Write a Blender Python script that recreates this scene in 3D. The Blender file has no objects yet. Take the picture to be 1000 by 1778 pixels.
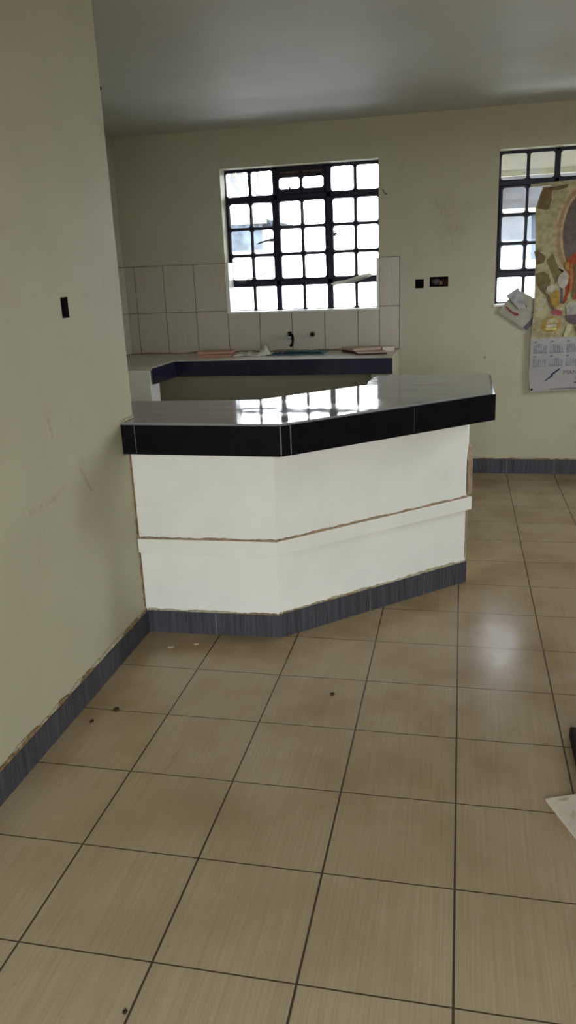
import bpy, bmesh, math, random
from mathutils import Vector, Matrix
random.seed(7)
S = 1.0 / 3.0                      # one floor tile = 333 mm; every coordinate below is in tiles
C = bpy.context.scene.collection
scn = bpy.context.scene

# ------------------------------------------------------------------ materials
def new_mat(name):
    m = bpy.data.materials.new(name); m.use_nodes = True
    nt = m.node_tree
    return m, nt, nt.nodes['Principled BSDF'] if 'Principled BSDF' in nt.nodes else nt.nodes.new('ShaderNodeBsdfPrincipled')

def pos_node(nt, scale=(1, 1, 1)):
    g = nt.nodes.new('ShaderNodeNewGeometry')
    mp = nt.nodes.new('ShaderNodeMapping')
    mp.inputs['Scale'].default_value = [s / S for s in scale]
    nt.links.new(g.outputs['Position'], mp.inputs['Vector'])
    return mp.outputs['Vector']

def noise(nt, vec, scale, detail=3.0, rough=0.55):
    n = nt.nodes.new('ShaderNodeTexNoise')
    n.inputs['Scale'].default_value = scale
    n.inputs['Detail'].default_value = detail
    n.inputs['Roughness'].default_value = rough
    nt.links.new(vec, n.inputs['Vector'])
    return n.outputs['Fac']

def ramp(nt, fac, lo, hi, a=0.0, b=1.0):
    r = nt.nodes.new('ShaderNodeMapRange')
    r.inputs['From Min'].default_value = lo; r.inputs['From Max'].default_value = hi
    r.inputs['To Min'].default_value = a; r.inputs['To Max'].default_value = b
    nt.links.new(fac, r.inputs['Value'])
    return r.outputs['Result']

def mixc(nt, fac, a, b):
    m = nt.nodes.new('ShaderNodeMix'); m.data_type = 'RGBA'
    for s, v in ((m.inputs[0], fac), (m.inputs[6], a), (m.inputs[7], b)):
        if isinstance(v, bpy.types.NodeSocket): nt.links.new(v, s)
        elif isinstance(v, (int, float)): s.default_value = v
        else: s.default_value = (*v, 1.0)
    return m.outputs[2]

def math_n(nt, op, a, b=None):
    m = nt.nodes.new('ShaderNodeMath'); m.operation = op
    for i, v in enumerate((a, b)):
        if v is None: continue
        if isinstance(v, bpy.types.NodeSocket): nt.links.new(v, m.inputs[i])
        else: m.inputs[i].default_value = v
    return m.outputs[0]

def bump(nt, p, height, strength=0.2, dist=0.002):
    b = nt.nodes.new('ShaderNodeBump')
    b.inputs['Strength'].default_value = strength; b.inputs['Distance'].default_value = dist
    nt.links.new(height, b.inputs['Height']); nt.links.new(b.outputs['Normal'], p.inputs['Normal'])

def plain(name, col, rough=0.5, spec=0.5, metal=0.0, var=0.12, vscale=4.0, stretch=(1, 1, 1), bumps=0.0, bscale=30.0):
    m, nt, p = new_mat(name)
    p.inputs['Roughness'].default_value = rough
    p.inputs['Specular IOR Level'].default_value = spec
    p.inputs['Metallic'].default_value = metal
    v = pos_node(nt, stretch)
    f = noise(nt, v, vscale, 4)
    dark = [c * (1 - var) for c in col]; lite = [min(1, c * (1 + var)) for c in col]
    nt.links.new(mixc(nt, ramp(nt, f, 0.3, 0.7), dark, lite), p.inputs['Base Color'])
    if bumps:
        bump(nt, p, noise(nt, v, bscale, 3), bumps)
    return m

def capsule(nt, u, w, p, q, r, soft):
    """mask of a scratch: distance of (u,w) to the segment p-q"""
    L2 = (q[0] - p[0]) ** 2 + (q[1] - p[1]) ** 2
    du, dw = math_n(nt, 'SUBTRACT', u, p[0]), math_n(nt, 'SUBTRACT', w, p[1])
    t = math_n(nt, 'ADD', math_n(nt, 'MULTIPLY', du, (q[0] - p[0]) / L2), math_n(nt, 'MULTIPLY', dw, (q[1] - p[1]) / L2))
    t = math_n(nt, 'MINIMUM', math_n(nt, 'MAXIMUM', t, 0.0), 1.0)
    eu = math_n(nt, 'SUBTRACT', du, math_n(nt, 'MULTIPLY', t, q[0] - p[0])); ew = math_n(nt, 'SUBTRACT', dw, math_n(nt, 'MULTIPLY', t, q[1] - p[1]))
    d = math_n(nt, 'SQRT', math_n(nt, 'ADD', math_n(nt, 'MULTIPLY', eu, eu), math_n(nt, 'MULTIPLY', ew, ew)))
    return ramp(nt, d, r, r + soft, 1.0, 0.0)

def paint(name, col, dirt=(0.20, 0.16, 0.10), amount=0.25, rough=0.55, spec=0.3, marks=(), axis=0):
    """painted plaster with trowel unevenness and sparse grubby patches"""
    m, nt, p = new_mat(name)
    p.inputs['Roughness'].default_value = rough
    p.inputs['Specular IOR Level'].default_value = spec
    v = pos_node(nt)
    f = noise(nt, v, 1.3, 5)
    base = mixc(nt, ramp(nt, f, 0.3, 0.7), [c * 0.96 for c in col], [min(1, c * 1.04) for c in col])
    g = noise(nt, v, 2.1, 6, 0.65)
    d = ramp(nt, g, 0.60, 0.80, 0.0, amount)
    base = mixc(nt, d, base, dirt)
    if marks:
        sx = nt.nodes.new('ShaderNodeSeparateXYZ'); nt.links.new(v, sx.inputs[0])
        brk = ramp(nt, noise(nt, v, 7, 4, 0.7), 0.35, 0.65)
        for a, b, r, soft, k, c in marks:
            m_ = math_n(nt, 'MULTIPLY', math_n(nt, 'MULTIPLY', capsule(nt, sx.outputs[axis], sx.outputs[2], a, b, r, soft), brk), k)
            base = mixc(nt, m_, base, c)
    nt.links.new(base, p.inputs['Base Color'])
    bump(nt, p, noise(nt, v, 26, 4), 0.12)
    return m

M = {}
WALLC = (0.485, 0.467, 0.345)
M['wall'] = paint('cream_wall_paint', WALLC)
M['wallleft'] = paint('scuffed_cream_wall_paint', WALLC, axis=1, marks=(
    ((2.57, 2.35), (3.02, 2.36), 0.008, 0.05, 0.45, (0.30, 0.22, 0.14)), ((3.02, 2.36), (3.25, 2.42), 0.006, 0.04, 0.5, (0.30, 0.22, 0.14)),
    ((3.63, 2.52), (3.82, 2.23), 0.004, 0.03, 0.6, (0.28, 0.20, 0.13)), ((3.10, 3.13), (3.13, 2.98), 0.006, 0.04, 0.7, (0.30, 0.20, 0.12)),
    ((3.05, 3.25), (3.09, 3.2), 0.02, 0.08, 0.3, (0.30, 0.22, 0.14)), ((3.55, 2.0), (3.6, 1.95), 0.02, 0.15, 0.3, (0.35, 0.27, 0.18))))
M['wallback'] = paint('grubby_cream_wall_paint', WALLC, axis=0, marks=(
    ((-0.45, 5.6), (-0.30, 4.9), 0.05, 0.35, 0.5, (0.30, 0.27, 0.19)), ((-0.2, 5.2), (-0.12, 5.1), 0.0, 0.12, 0.4, (0.25, 0.2, 0.13)),
    ((0.9, 2.3), (1.0, 2.0), 0.05, 0.3, 0.35, (0.36, 0.35, 0.27)), ((0.45, 2.55), (0.46, 2.53), 0.01, 0.03, 0.8, (0.2, 0.15, 0.1))))
M['ceiling'] = paint('ceiling_paint', (0.50, 0.505, 0.48), amount=0.1)
M['counter'] = paint('counter_paint', (0.89, 0.895, 0.86), amount=0.08)
M['raw'] = plain('raw_plaster', (0.36, 0.26, 0.18), 0.9, 0.1, var=0.3, vscale=12, bumps=0.5)
M['grime'] = plain('rough_mortar', (0.25, 0.17, 0.10), 0.95, 0.05, var=0.4, vscale=20, bumps=0.5)
M['chip'] = plain('chipped_mortar', (0.42, 0.38, 0.28), 0.95, 0.05, var=0.3, vscale=20, bumps=0.5)
M['skirt'] = plain('slate_skirting_tile', (0.065, 0.067, 0.081), 0.5, 0.2, var=0.35, vscale=9, stretch=(3, 3, 0.15), bumps=0.1)
M['black'] = plain('black_gloss_tile', (0.007, 0.006, 0.009), 0.10, 0.12, var=0.2)
M['navy'] = plain('dark_navy_gloss_tile', (0.020, 0.020, 0.046), 0.12, 0.35, var=0.2)
M['grout'] = plain('pale_grout', (0.34, 0.32, 0.29), 0.9, 0.1)
M['navygrout'] = plain('dark_fascia_grout', (0.06, 0.06, 0.075), 0.9, 0.1)
M['tile_grout'] = plain('dark_wall_grout', (0.12, 0.10, 0.08), 0.9, 0.1)
M['walltile'] = plain('beige_wall_tile', (0.50, 0.46, 0.38), 0.32, 0.4, var=0.05, vscale=6, stretch=(6, 6, 0.3))
M['sill'] = plain('white_sill_tile', (0.80, 0.80, 0.78), 0.3, 0.4, var=0.03)
M['frame'] = plain('black_window_steel', (0.010, 0.009, 0.028), 0.45, 0.35, var=0.2)
M['vent'] = plain('rusty_brown_vent', (0.06, 0.035, 0.03), 0.7, 0.2, var=0.3)
M['chrome'] = plain('tarnished_chrome', (0.25, 0.27, 0.22), 0.3, 0.5, metal=0.9, var=0.2)
M['steel'] = plain('window_stay_steel', (0.16, 0.13, 0.14), 0.5, 0.5, metal=0.5)
M['dark'] = plain('dark_cavity', (0.012, 0.010, 0.012), 0.9, 0.1)
M['mortar'] = plain('grey_mortar_fill', (0.10, 0.085, 0.085), 0.95, 0.1, var=0.5, vscale=14, bumps=0.6)
M['brickred'] = plain('red_clay_fill', (0.075, 0.030, 0.030), 0.95, 0.1, var=0.3, vscale=14, bumps=0.5)
M['blue'] = plain('blue_sink_film', (0.013, 0.11, 0.17), 0.35, 0.5, var=0.35, vscale=8)
M['steelsink'] = plain('sink_steel', (0.22, 0.30, 0.33), 0.3, 0.5, metal=0.7, var=0.1)
M['pinktile'] = plain('pink_clay_tile', (0.50, 0.28, 0.20), 0.6, 0.3, var=0.1)
M['palewood'] = plain('pale_pink_offcut', (0.52, 0.38, 0.29), 0.6, 0.3, var=0.1, stretch=(1, 6, 6))
M['paleoff'] = plain('cream_offcut', (0.60, 0.54, 0.40), 0.6, 0.3, var=0.1)
M['darkedge'] = plain('dark_red_tile_edge', (0.07, 0.035, 0.035), 0.8, 0.2)
M['cloth'] = plain('off_white_rag', (0.62, 0.60, 0.50), 0.95, 0.1, var=0.15, vscale=10, bumps=0.4)
M['paper'] = plain('white_paper', (0.385, 0.37, 0.37), 0.8, 0.2, var=0.08, vscale=2)
M['leaflet'] = plain('creased_leaflet_paper', (0.37, 0.355, 0.29), 0.85, 0.15, var=0.10, vscale=5)
M['card'] = plain('pale_cardboard', (0.66, 0.60, 0.51), 0.85, 0.15, var=0.12, vscale=5)
M['carddark'] = plain('cardboard_scuff', (0.52, 0.47, 0.36), 0.85, 0.15, var=0.12)
M['darkwood'] = plain('dark_stained_wood', (0.022, 0.010, 0.007), 0.6, 0.12, var=0.4, vscale=6, stretch=(8, 0.6, 8))
M['crumb'] = plain('dark_crumb', (0.05, 0.035, 0.015), 0.9, 0.1)
M['flake'] = plain('white_paint_flake', (0.6, 0.55, 0.45), 0.9, 0.1)
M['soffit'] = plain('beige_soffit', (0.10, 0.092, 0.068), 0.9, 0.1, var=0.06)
M['fascia'] = plain('cream_fascia', (0.26, 0.25, 0.20), 0.9, 0.1, var=0.04)
M['housewall'] = plain('white_render', (0.80, 0.82, 0.84), 0.9, 0.1, var=0.08, vscale=0.4)
M['wall_shade'] = plain('eave_shaded_render', (0.050, 0.060, 0.080), 0.9, 0.1, var=0.5, vscale=0.9)  # shade under the eave, put into the wall's colour
M['wall_half_shade'] = plain('half_shaded_render', (0.12, 0.145, 0.18), 0.9, 0.1, var=0.2, vscale=0.8)  # weaker eave shade lower on the wall, also put into its colour
M['roofsheet'] = plain('blue_grey_roof_sheet', (0.12, 0.135, 0.16), 0.8, 0.1, var=0.2, vscale=0.6)
M['roofgrey'] = plain('weathered_grey_roof', (0.020, 0.019, 0.018), 0.9, 0.1, var=0.5, vscale=0.7)
M['bark'] = plain('pale_bark', (0.20, 0.195, 0.20), 0.9, 0.1, var=0.3, vscale=3)
M['leaf'] = plain('yellow_green_leaf', (0.42, 0.42, 0.08), 0.7, 0.2, var=0.4, vscale=3)
M['yard'] = plain('pale_bounce_ground', (0.72, 0.71, 0.68), 0.95, 0.05, var=0.15, vscale=0.8)  # pale tone added to bounce daylight up to the kitchen ceiling
M['ground'] = plain('bare_yard', (0.10, 0.085, 0.06), 0.95, 0.05, var=0.2, vscale=0.8)
for n, c in dict(p_cream=(0.40, 0.36, 0.21), p_rim=(0.36, 0.24, 0.14), p_rimlite=(0.45, 0.34, 0.22), p_grey=(0.13, 0.105, 0.10),
                 p_greylite=(0.30, 0.25, 0.22), p_brown=(0.16, 0.105, 0.05), p_olive=(0.17, 0.135, 0.055), p_white=(0.46, 0.42, 0.36),
                 p_gold=(0.36, 0.23, 0.05), p_red=(0.30, 0.055, 0.022), p_orange=(0.38, 0.15, 0.05), p_pink=(0.32, 0.085, 0.09),
                 p_purple=(0.12, 0.085, 0.095), p_yellow=(0.55, 0.50, 0.19), p_green=(0.42, 0.43, 0.26), p_cyl=(0.33, 0.32, 0.28),
                 p_ink=(0.035, 0.04, 0.10), p_block=(0.33, 0.325, 0.36), p_blockline=(0.22, 0.22, 0.26), p_tan=(0.34, 0.29, 0.17), p_redink=(0.20, 0.055, 0.05),
                 p_purpleink=(0.11, 0.095, 0.13), p_text=(0.16, 0.15, 0.17), p_flapgrey=(0.36, 0.35, 0.35)).items():
    M[n] = plain(n.replace('p_', 'print_'), c, 0.6, 0.25, var=0.28, vscale=11)

def floor_mat():
    m, nt, p = new_mat('beige_floor_tiles')
    v = pos_node(nt)
    sx = nt.nodes.new('ShaderNodeSeparateXYZ'); nt.links.new(v, sx.inputs[0])
    def edge(o):
        fr = math_n(nt, 'FRACT', math_n(nt, 'ADD', o, 100.5))
        return math_n(nt, 'ABSOLUTE', math_n(nt, 'SUBTRACT', fr, 0.5))
    ex, ey = edge(sx.outputs[0]), edge(sx.outputs[1])
    mask_x = math_n(nt, 'LESS_THAN', ex, 0.0085)
    mask_y = math_n(nt, 'LESS_THAN', ey, 0.0062)
    grout = math_n(nt, 'MAXIMUM', mask_x, mask_y)
    # tile index for a per-tile tone
    cx = nt.nodes.new('ShaderNodeCombineXYZ')
    nt.links.new(math_n(nt, 'FLOOR', sx.outputs[0]), cx.inputs[0]); nt.links.new(math_n(nt, 'FLOOR', sx.outputs[1]), cx.inputs[1])
    wn = nt.nodes.new('ShaderNodeTexWhiteNoise'); nt.links.new(cx.outputs[0], wn.inputs['Vector'])
    def tilewise(scale):
        a = nt.nodes.new('ShaderNodeVectorMath'); a.operation = 'ADD'
        o = nt.nodes.new('ShaderNodeCombineXYZ'); nt.links.new(math_n(nt, 'MULTIPLY', wn.outputs['Value'], 90.0), o.inputs[2])
        nt.links.new(pos_node(nt, scale), a.inputs[0]); nt.links.new(o.outputs[0], a.inputs[1])
        return a.outputs[0]
    streak = noise(nt, tilewise((42, 0.7, 1)), 1.0, 3, 0.55)
    fine = noise(nt, tilewise((130, 1.1, 1)), 1.0, 2, 0.5)
    base = mixc(nt, ramp(nt, streak, 0.3, 0.7), (0.440, 0.352, 0.240), (0.530, 0.440, 0.325))
    base = mixc(nt, ramp(nt, fine, 0.35, 0.65, 0.0, 0.35), base, (0.58, 0.49, 0.38))
    base = mixc(nt, ramp(nt, wn.outputs['Value'], 0, 1, 0.0, 0.22), base, (0.34, 0.25, 0.15))
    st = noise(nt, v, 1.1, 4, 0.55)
    depth_tone = ramp(nt, sx.outputs[1], -1.0, 4.5, 0.15, 1.0)             # brown tone, stronger towards the kitchen
    base = mixc(nt, math_n(nt, 'MULTIPLY', depth_tone, 0.48), base, (0.27, 0.175, 0.075))
    base = mixc(nt, math_n(nt, 'MULTIPLY', depth_tone, ramp(nt, st, 0.42, 0.70, 0.0, 0.75)), base, (0.24, 0.150, 0.062))
    sp = noise(nt, v, 11, 3, 0.6)
    base = mixc(nt, ramp(nt, sp, 0.71, 0.76, 0.0, 0.5), base, (0.12, 0.08, 0.035))
    col = mixc(nt, grout, base, (0.075, 0.054, 0.034))
    nt.links.new(col, p.inputs['Base Color'])
    smear = noise(nt, pos_node(nt, (2.6, 1.4, 1)), 1.0, 3, 0.5)
    nt.links.new(ramp(nt, smear, 0.25, 0.75, 0.17, 0.27), p.inputs['Roughness'])
    p.inputs['Specular IOR Level'].default_value = 0.33
    h = math_n(nt, 'ADD', math_n(nt, 'MULTIPLY', streak, 0.25), math_n(nt, 'SUBTRACT', 1.0, grout))
    bump(nt, p, h, 0.18, 0.0008)
    return m
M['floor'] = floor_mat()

def slab_mat():
    m, nt, p = new_mat('grey_polished_tile')
    v = pos_node(nt)
    f = noise(nt, pos_node(nt, (1.2, 5, 1)), 1.0, 6, 0.65)
    base = mixc(nt, ramp(nt, f, 0.3, 0.7), (0.29, 0.285, 0.295), (0.37, 0.365, 0.37))
    s = noise(nt, v, 9, 3, 0.6)
    base = mixc(nt, ramp(nt, s, 0.72, 0.80, 0.0, 0.7), base, (0.10, 0.08, 0.06))
    nt.links.new(base, p.inputs['Base Color'])
    nt.links.new(ramp(nt, noise(nt, v, 3.0, 5), 0.45, 0.8, 0.035, 0.16), p.inputs['Roughness'])
    p.inputs['Specular IOR Level'].default_value = 0.42
    return m
M['slab'] = slab_mat()
def work_mat():
    m, nt, p = new_mat('pale_worktop_tile')
    v = pos_node(nt)
    base = mixc(nt, ramp(nt, noise(nt, v, 2.5, 6, 0.7), 0.35, 0.7), (0.58, 0.55, 0.49), (0.46, 0.40, 0.33))
    nt.links.new(base, p.inputs['Base Color'])
    p.inputs['Roughness'].default_value = 0.3
    return m
M['work'] = work_mat()

def glass_mat(name, dust):
    m = bpy.data.materials.new(name); m.use_nodes = True
    nt = m.node_tree; nt.nodes.clear()
    out = nt.nodes.new('ShaderNodeOutputMaterial')
    tr = nt.nodes.new('ShaderNodeBsdfTransparent'); tr.inputs[0].default_value = (0.95, 0.97, 0.99, 1)
    gl = nt.nodes.new('ShaderNodeBsdfGlossy'); gl.inputs['Roughness'].default_value = 0.03
    fr = nt.nodes.new('ShaderNodeFresnel'); fr.inputs['IOR'].default_value = 1.45
    mx = nt.nodes.new('ShaderNodeMixShader')
    nt.links.new(fr.outputs[0], mx.inputs[0]); nt.links.new(tr.outputs[0], mx.inputs[1]); nt.links.new(gl.outputs[0], mx.inputs[2])
    tl = nt.nodes.new('ShaderNodeBsdfTranslucent'); tl.inputs[0].default_value = (0.20, 0.25, 0.34, 1)
    df = nt.nodes.new('ShaderNodeMixShader')
    v = pos_node(nt)
    n1 = ramp(nt, noise(nt, v, 2.4, 6, 0.7), 0.46, 0.72, 0.0, dust)
    nt.links.new(n1, df.inputs[0])
    nt.links.new(mx.outputs[0], df.inputs[1]); nt.links.new(tl.outputs[0], df.inputs[2])
    nt.links.new(df.outputs[0], out.inputs[0])
    return m
def thin_card():
    m, nt, p = new_mat('thin_white_card')
    p.inputs['Base Color'].default_value = (0.8, 0.79, 0.75, 1); p.inputs['Roughness'].default_value = 0.7
    tl = nt.nodes.new('ShaderNodeBsdfTranslucent'); tl.inputs[0].default_value = (0.8, 0.78, 0.7, 1)
    mx = nt.nodes.new('ShaderNodeMixShader'); mx.inputs[0].default_value = 0.35
    out = [n for n in nt.nodes if n.type == 'OUTPUT_MATERIAL'][0]
    nt.links.new(p.outputs[0], mx.inputs[1]); nt.links.new(tl.outputs[0], mx.inputs[2]); nt.links.new(mx.outputs[0], out.inputs[0])
    return m
M['thincard'] = thin_card()
M['glass'] = glass_mat('dusty_window_glass', 0.45)
M['glass2'] = glass_mat('cleaner_window_glass', 0.15)

# ------------------------------------------------------------------ mesh helpers (coordinates in tiles)
class MB:
    def __init__(self):
        self.bm = bmesh.new(); self.mats = []
    def mi(self, m):
        if m not in self.mats: self.mats.append(m)
        return self.mats.index(m)
    def v(self, x, y, z): return self.bm.verts.new((x * S, y * S, z * S))
    def face(self, pts, m):
        f = self.bm.faces.new([self.v(*p) for p in pts]); f.material_index = self.mi(m); return f
    def box(self, x0, x1, y0, y1, z0, z1, m):
        a = [self.v(x, y, z) for z in (z0, z1) for (x, y) in ((x0, y0), (x1, y0), (x1, y1), (x0, y1))]
        for q in ((3, 2, 1, 0), (4, 5, 6, 7), (0, 1, 5, 4), (1, 2, 6, 5), (2, 3, 7, 6), (3, 0, 4, 7)):
            f = self.bm.faces.new([a[i] for i in q]); f.material_index = self.mi(m)
        return self
    def prism(self, poly, z0, z1, m):
        n = len(poly)
        b = [self.v(x, y, z0) for x, y in poly]; t = [self.v(x, y, z1) for x, y in poly]
        fs = [self.bm.faces.new(b[::-1]), self.bm.faces.new(t)]
        for i in range(n):
            j = (i + 1) % n; fs.append(self.bm.faces.new([b[i], b[j], t[j], t[i]]))
        for f in fs: f.material_index = self.mi(m)
        return self
    def prism_xz(self, poly, y0, y1, m):
        """extrude an (x,z) outline along y"""
        n = len(poly)
        b = [self.v(x, y0, z) for x, z in poly]; t = [self.v(x, y1, z) for x, z in poly]
        fs = [self.bm.faces.new(b), self.bm.faces.new(t[::-1])]
        for i in range(n):
            j = (i + 1) % n; fs.append(self.bm.faces.new([b[j], b[i], t[i], t[j]]))
        for f in fs: f.material_index = self.mi(m)
        return self
    def plate(self, p0, p1, z0, z1, t, m):
        """upright plate standing on line p0-p1; thickness t to the right-hand side of the line (towards the viewer)"""
        d = Vector((p1[0] - p0[0], p1[1] - p0[1])); d.normalize(); n = Vector((d.y, -d.x)) * t
        return self.prism([(p0[0], p0[1]), (p0[0] + n.x, p0[1] + n.y), (p1[0] + n.x, p1[1] + n.y), (p1[0], p1[1])], z0, z1, m)
    def tube(self, path, r, m, seg=10):
        pts = [Vector(p) for p in path]; rs = r if isinstance(r, (list, tuple)) else [r] * len(pts)
        rings = []
        for i, p in enumerate(pts):
            d = (pts[min(i + 1, len(pts) - 1)] - pts[max(i - 1, 0)]).normalized()
            a = d.cross(Vector((0, 0, 1)))
            if a.length < 0.05: a = d.cross(Vector((1, 0, 0)))
            a.normalize(); b = d.cross(a)
            rings.append([self.v(*(p + (a * math.cos(t) + b * math.sin(t)) * rs[i])) for t in [2 * math.pi * k / seg for k in range(seg)]])
        for A, B in zip(rings, rings[1:]):
            for k in range(seg):
                f = self.bm.faces.new([A[k], A[(k + 1) % seg], B[(k + 1) % seg], B[k]]); f.material_index = self.mi(m); f.smooth = True
        for R in (rings[0], rings[-1]):
            f = self.bm.faces.new(R); f.material_index = self.mi(m)
        return self
    def blob(self, c, r, m, sub=2, jit=0.25):
        n0 = len(self.bm.verts)
        ret = bmesh.ops.create_icosphere(self.bm, subdivisions=sub, radius=1.0)
        for v in ret['verts']:
            k = 1 + random.uniform(-jit, jit)
            v.co = Vector(((c[0] + v.co.x * r[0] * k) * S, (c[1] + v.co.y * r[1] * k) * S, (c[2] + v.co.z * r[2] * k) * S))
        for v in ret['verts']:
            for f in v.link_faces: f.material_index = self.mi(m); f.smooth = True
        return self
    def build(self, name, parent=None, origin=None, bevel=0.0, seg=2):
        bm = self.bm
        bmesh.ops.recalc_face_normals(bm, faces=bm.faces)
        xs = [v.co for v in bm.verts]
        if parent is not None:
            o3 = world_loc(parent)
        elif origin is not None:
            o3 = Vector([c * S for c in origin])
        else:
            lo = [min(v[i] for v in xs) for i in range(3)]; hi = [max(v[i] for v in xs) for i in range(3)]
            o3 = Vector(((lo[0] + hi[0]) / 2, (lo[1] + hi[1]) / 2, lo[2]))
        for v in bm.verts: v.co -= o3
        me = bpy.data.meshes.new(name); bm.to_mesh(me); bm.free()
        for m in self.mats: me.materials.append(M[m])
        o = bpy.data.objects.new(name, me); C.objects.link(o)
        if parent is not None: o.parent = parent
        else: o.location = o3
        if bevel:
            b = o.modifiers.new('bevel', 'BEVEL'); b.width = bevel * S; b.segments = seg; b.limit_method = 'ANGLE'; b.angle_limit = math.radians(40)
        return o
def world_loc(o):
    p = Vector(o.location)
    while o.parent is not None:
        o = o.parent; p += Vector(o.location)
    return p
def thing(name, loc, label, cat, group=None):
    o = bpy.data.objects.new(name, None); C.objects.link(o); o.location = [c * S for c in loc]
    o.empty_display_size = 0.1
    return tag(o, label, cat, group)
def tag(o, label, cat, group=None):
    o['label'] = label; o['category'] = cat
    if group: o['group'] = group
    return o
def struct(o, label=None):
    o['kind'] = 'structure'
    if label: o['label'] = label
    return o

def wall_grid(name, axis, u0, u1, z0, z1, t0, t1, holes, mat):
    """wall in the (u,z) plane, between depths t0 and t1 on the other axis, with rectangular holes (ua,ub,za,zb)"""
    mb = MB(); bm = mb.bm; mi = mb.mi(mat)
    us = sorted({u0, u1} | {h[i] for h in holes for i in (0, 1)}); zs = sorted({z0, z1} | {h[i] for h in holes for i in (2, 3)})
    def P(u, t, z): return (u, t, z) if axis == 'x' else (t, u, z)
    def solid(i, j):
        if i < 0 or j < 0 or i >= len(us) - 1 or j >= len(zs) - 1: return False
        cu, cz = (us[i] + us[i + 1]) / 2, (zs[j] + zs[j + 1]) / 2
        return not any(h[0] < cu < h[1] and h[2] < cz < h[3] for h in holes)
    for i in range(len(us) - 1):
        for j in range(len(zs) - 1):
            if not solid(i, j): continue
            a, b, c, d = us[i], us[i + 1], zs[j], zs[j + 1]
            for t in (t0, t1): mb.face([P(a, t, c), P(b, t, c), P(b, t, d), P(a, t, d)], mat)
            if not solid(i - 1, j): mb.face([P(a, t0, c), P(a, t1, c), P(a, t1, d), P(a, t0, d)], mat)
            if not solid(i + 1, j): mb.face([P(b, t0, c), P(b, t1, c), P(b, t1, d), P(b, t0, d)], mat)
            if not solid(i, j - 1): mb.face([P(a, t0, c), P(b, t0, c), P(b, t1, c), P(a, t1, c)], mat)
            if not solid(i, j + 1): mb.face([P(a, t0, d), P(b, t0, d), P(b, t1, d), P(a, t1, d)], mat)
    bmesh.ops.remove_doubles(bm, verts=bm.verts, dist=1e-5)
    return struct(mb.build(name))

def jag(mb, p0, p1, z, hmin, hmax, t, m, step=0.07):
    """ragged strip of mortar along a line: lower edge straight at z, upper edge uneven"""
    d = Vector((p1[0] - p0[0], p1[1] - p0[1])); L = d.length; d.normalize(); n = Vector((d.y, -d.x)) * t
    k = max(2, int(L / step)); prev = None; h = (hmin + hmax) / 2
    for i in range(k + 1):
        s = L * i / k; h = min(hmax, max(hmin, h + random.uniform(-1, 1) * (hmax - hmin) * 0.6))
        q = (p0[0] + d.x * s, p0[1] + d.y * s)
        ring = [(q[0], q[1], z), (q[0] + n.x, q[1] + n.y, z), (q[0] + n.x * 0.7, q[1] + n.y * 0.7, z + h), (q[0], q[1], z + h)]
        if prev:
            for a in range(4):
                b = (a + 1) % 4; mb.face([prev[a], prev[b], ring[b], ring[a]], m)
        else: mb.face(ring, m)
        prev = ring
    mb.face(prev, m)
    bmesh.ops.remove_doubles(mb.bm, verts=mb.bm.verts, dist=1e-6)

# ------------------------------------------------------------------ room shell
RX, RY, H = 6.0, -8.3, 7.37
LW, BW, KW = -4.0, 13.58, -7.57
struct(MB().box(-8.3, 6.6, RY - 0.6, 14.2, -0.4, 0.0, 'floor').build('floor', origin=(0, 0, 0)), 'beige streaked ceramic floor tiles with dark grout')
struct(MB().box(-8.3, 6.6, RY - 0.6, 14.2, H, H + 0.5, 'ceiling').build('ceiling'), 'plain grey painted ceiling slab')
W1 = (-5.17, -1.78, 3.62, 6.60); W2 = (0.62, 4.04, 3.62, 6.60)
SOCK1 = (-1.02, -0.84, 4.005, 4.19); SOCK2 = (-0.72, -0.335, 4.02, 4.225)
wall_grid('wall_back', 'x', -8.2, 6.6, 0, H, BW, 14.2, [W1, W2, SOCK1, SOCK2], 'wallback')
SW = (3.64, 3.80, 4.083, 4.288)
wall_grid('wall_left', 'y', RY, 5.13, 0, H, -4.6, LW, [SW], 'wallleft')
wall_grid('wall_kitchen', 'y', 4.5, BW, 0, H, KW - 0.6, KW, [], 'wall')
wall_grid('wall_kitchen_front', 'x', KW, -4.6, 0, H, 4.5, 5.1, [], 'wall')
DOOR = (-1.4, 4.0, 0.0, 6.6)
RWIN = (8.7, 11.3, 3.2, 6.5)
wall_grid('wall_right', 'y', RY, BW, 0, H, RX, RX + 0.6, [RWIN], 'wall')
wall_grid('wall_rear', 'x', -4.6, 6.6, 0, H, RY - 0.6, RY, [DOOR], 'wall')

def skirting(name, p0, p1, h=0.325, t=0.045, joints=1.2, phase=0.3, label=None):
    mb = MB(); d = Vector((p1[0] - p0[0], p1[1] - p0[1])); L = d.length; d.normalize()
    cuts = [0.0]; s = phase
    while s < L: cuts.append(s); s += joints
    cuts.append(L)
    pt = lambda s: (p0[0] + d.x * s, p0[1] + d.y * s)
    mb.plate(pt(0), pt(L), 0, h - 0.012, t * 0.8, 'grout')
    for a, b in zip(cuts, cuts[1:]):
        mb.plate(pt(a + 0.006), pt(b - 0.006), 0, h, t, 'skirt')
    jag(mb, pt(0), pt(L), h, 0.006, 0.04, t * 0.6, 'chip')
    jag(mb, pt(0), pt(L), h, 0.0, 0.03, t * 0.75, 'grime', 0.05)
    return mb.build(name)
# wall on the left-hand side of the walking direction: plate() thickens to the right
struct(skirting('baseboard_left', (LW, RY), (LW, 4.93), h=0.29, joints=1.0), 'dark slate tile skirting along the left wall')
struct(skirting('baseboard_back', (-1.3, BW), (RX, BW), joints=1.0), 'dark slate tile skirting along the back wall')

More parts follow.
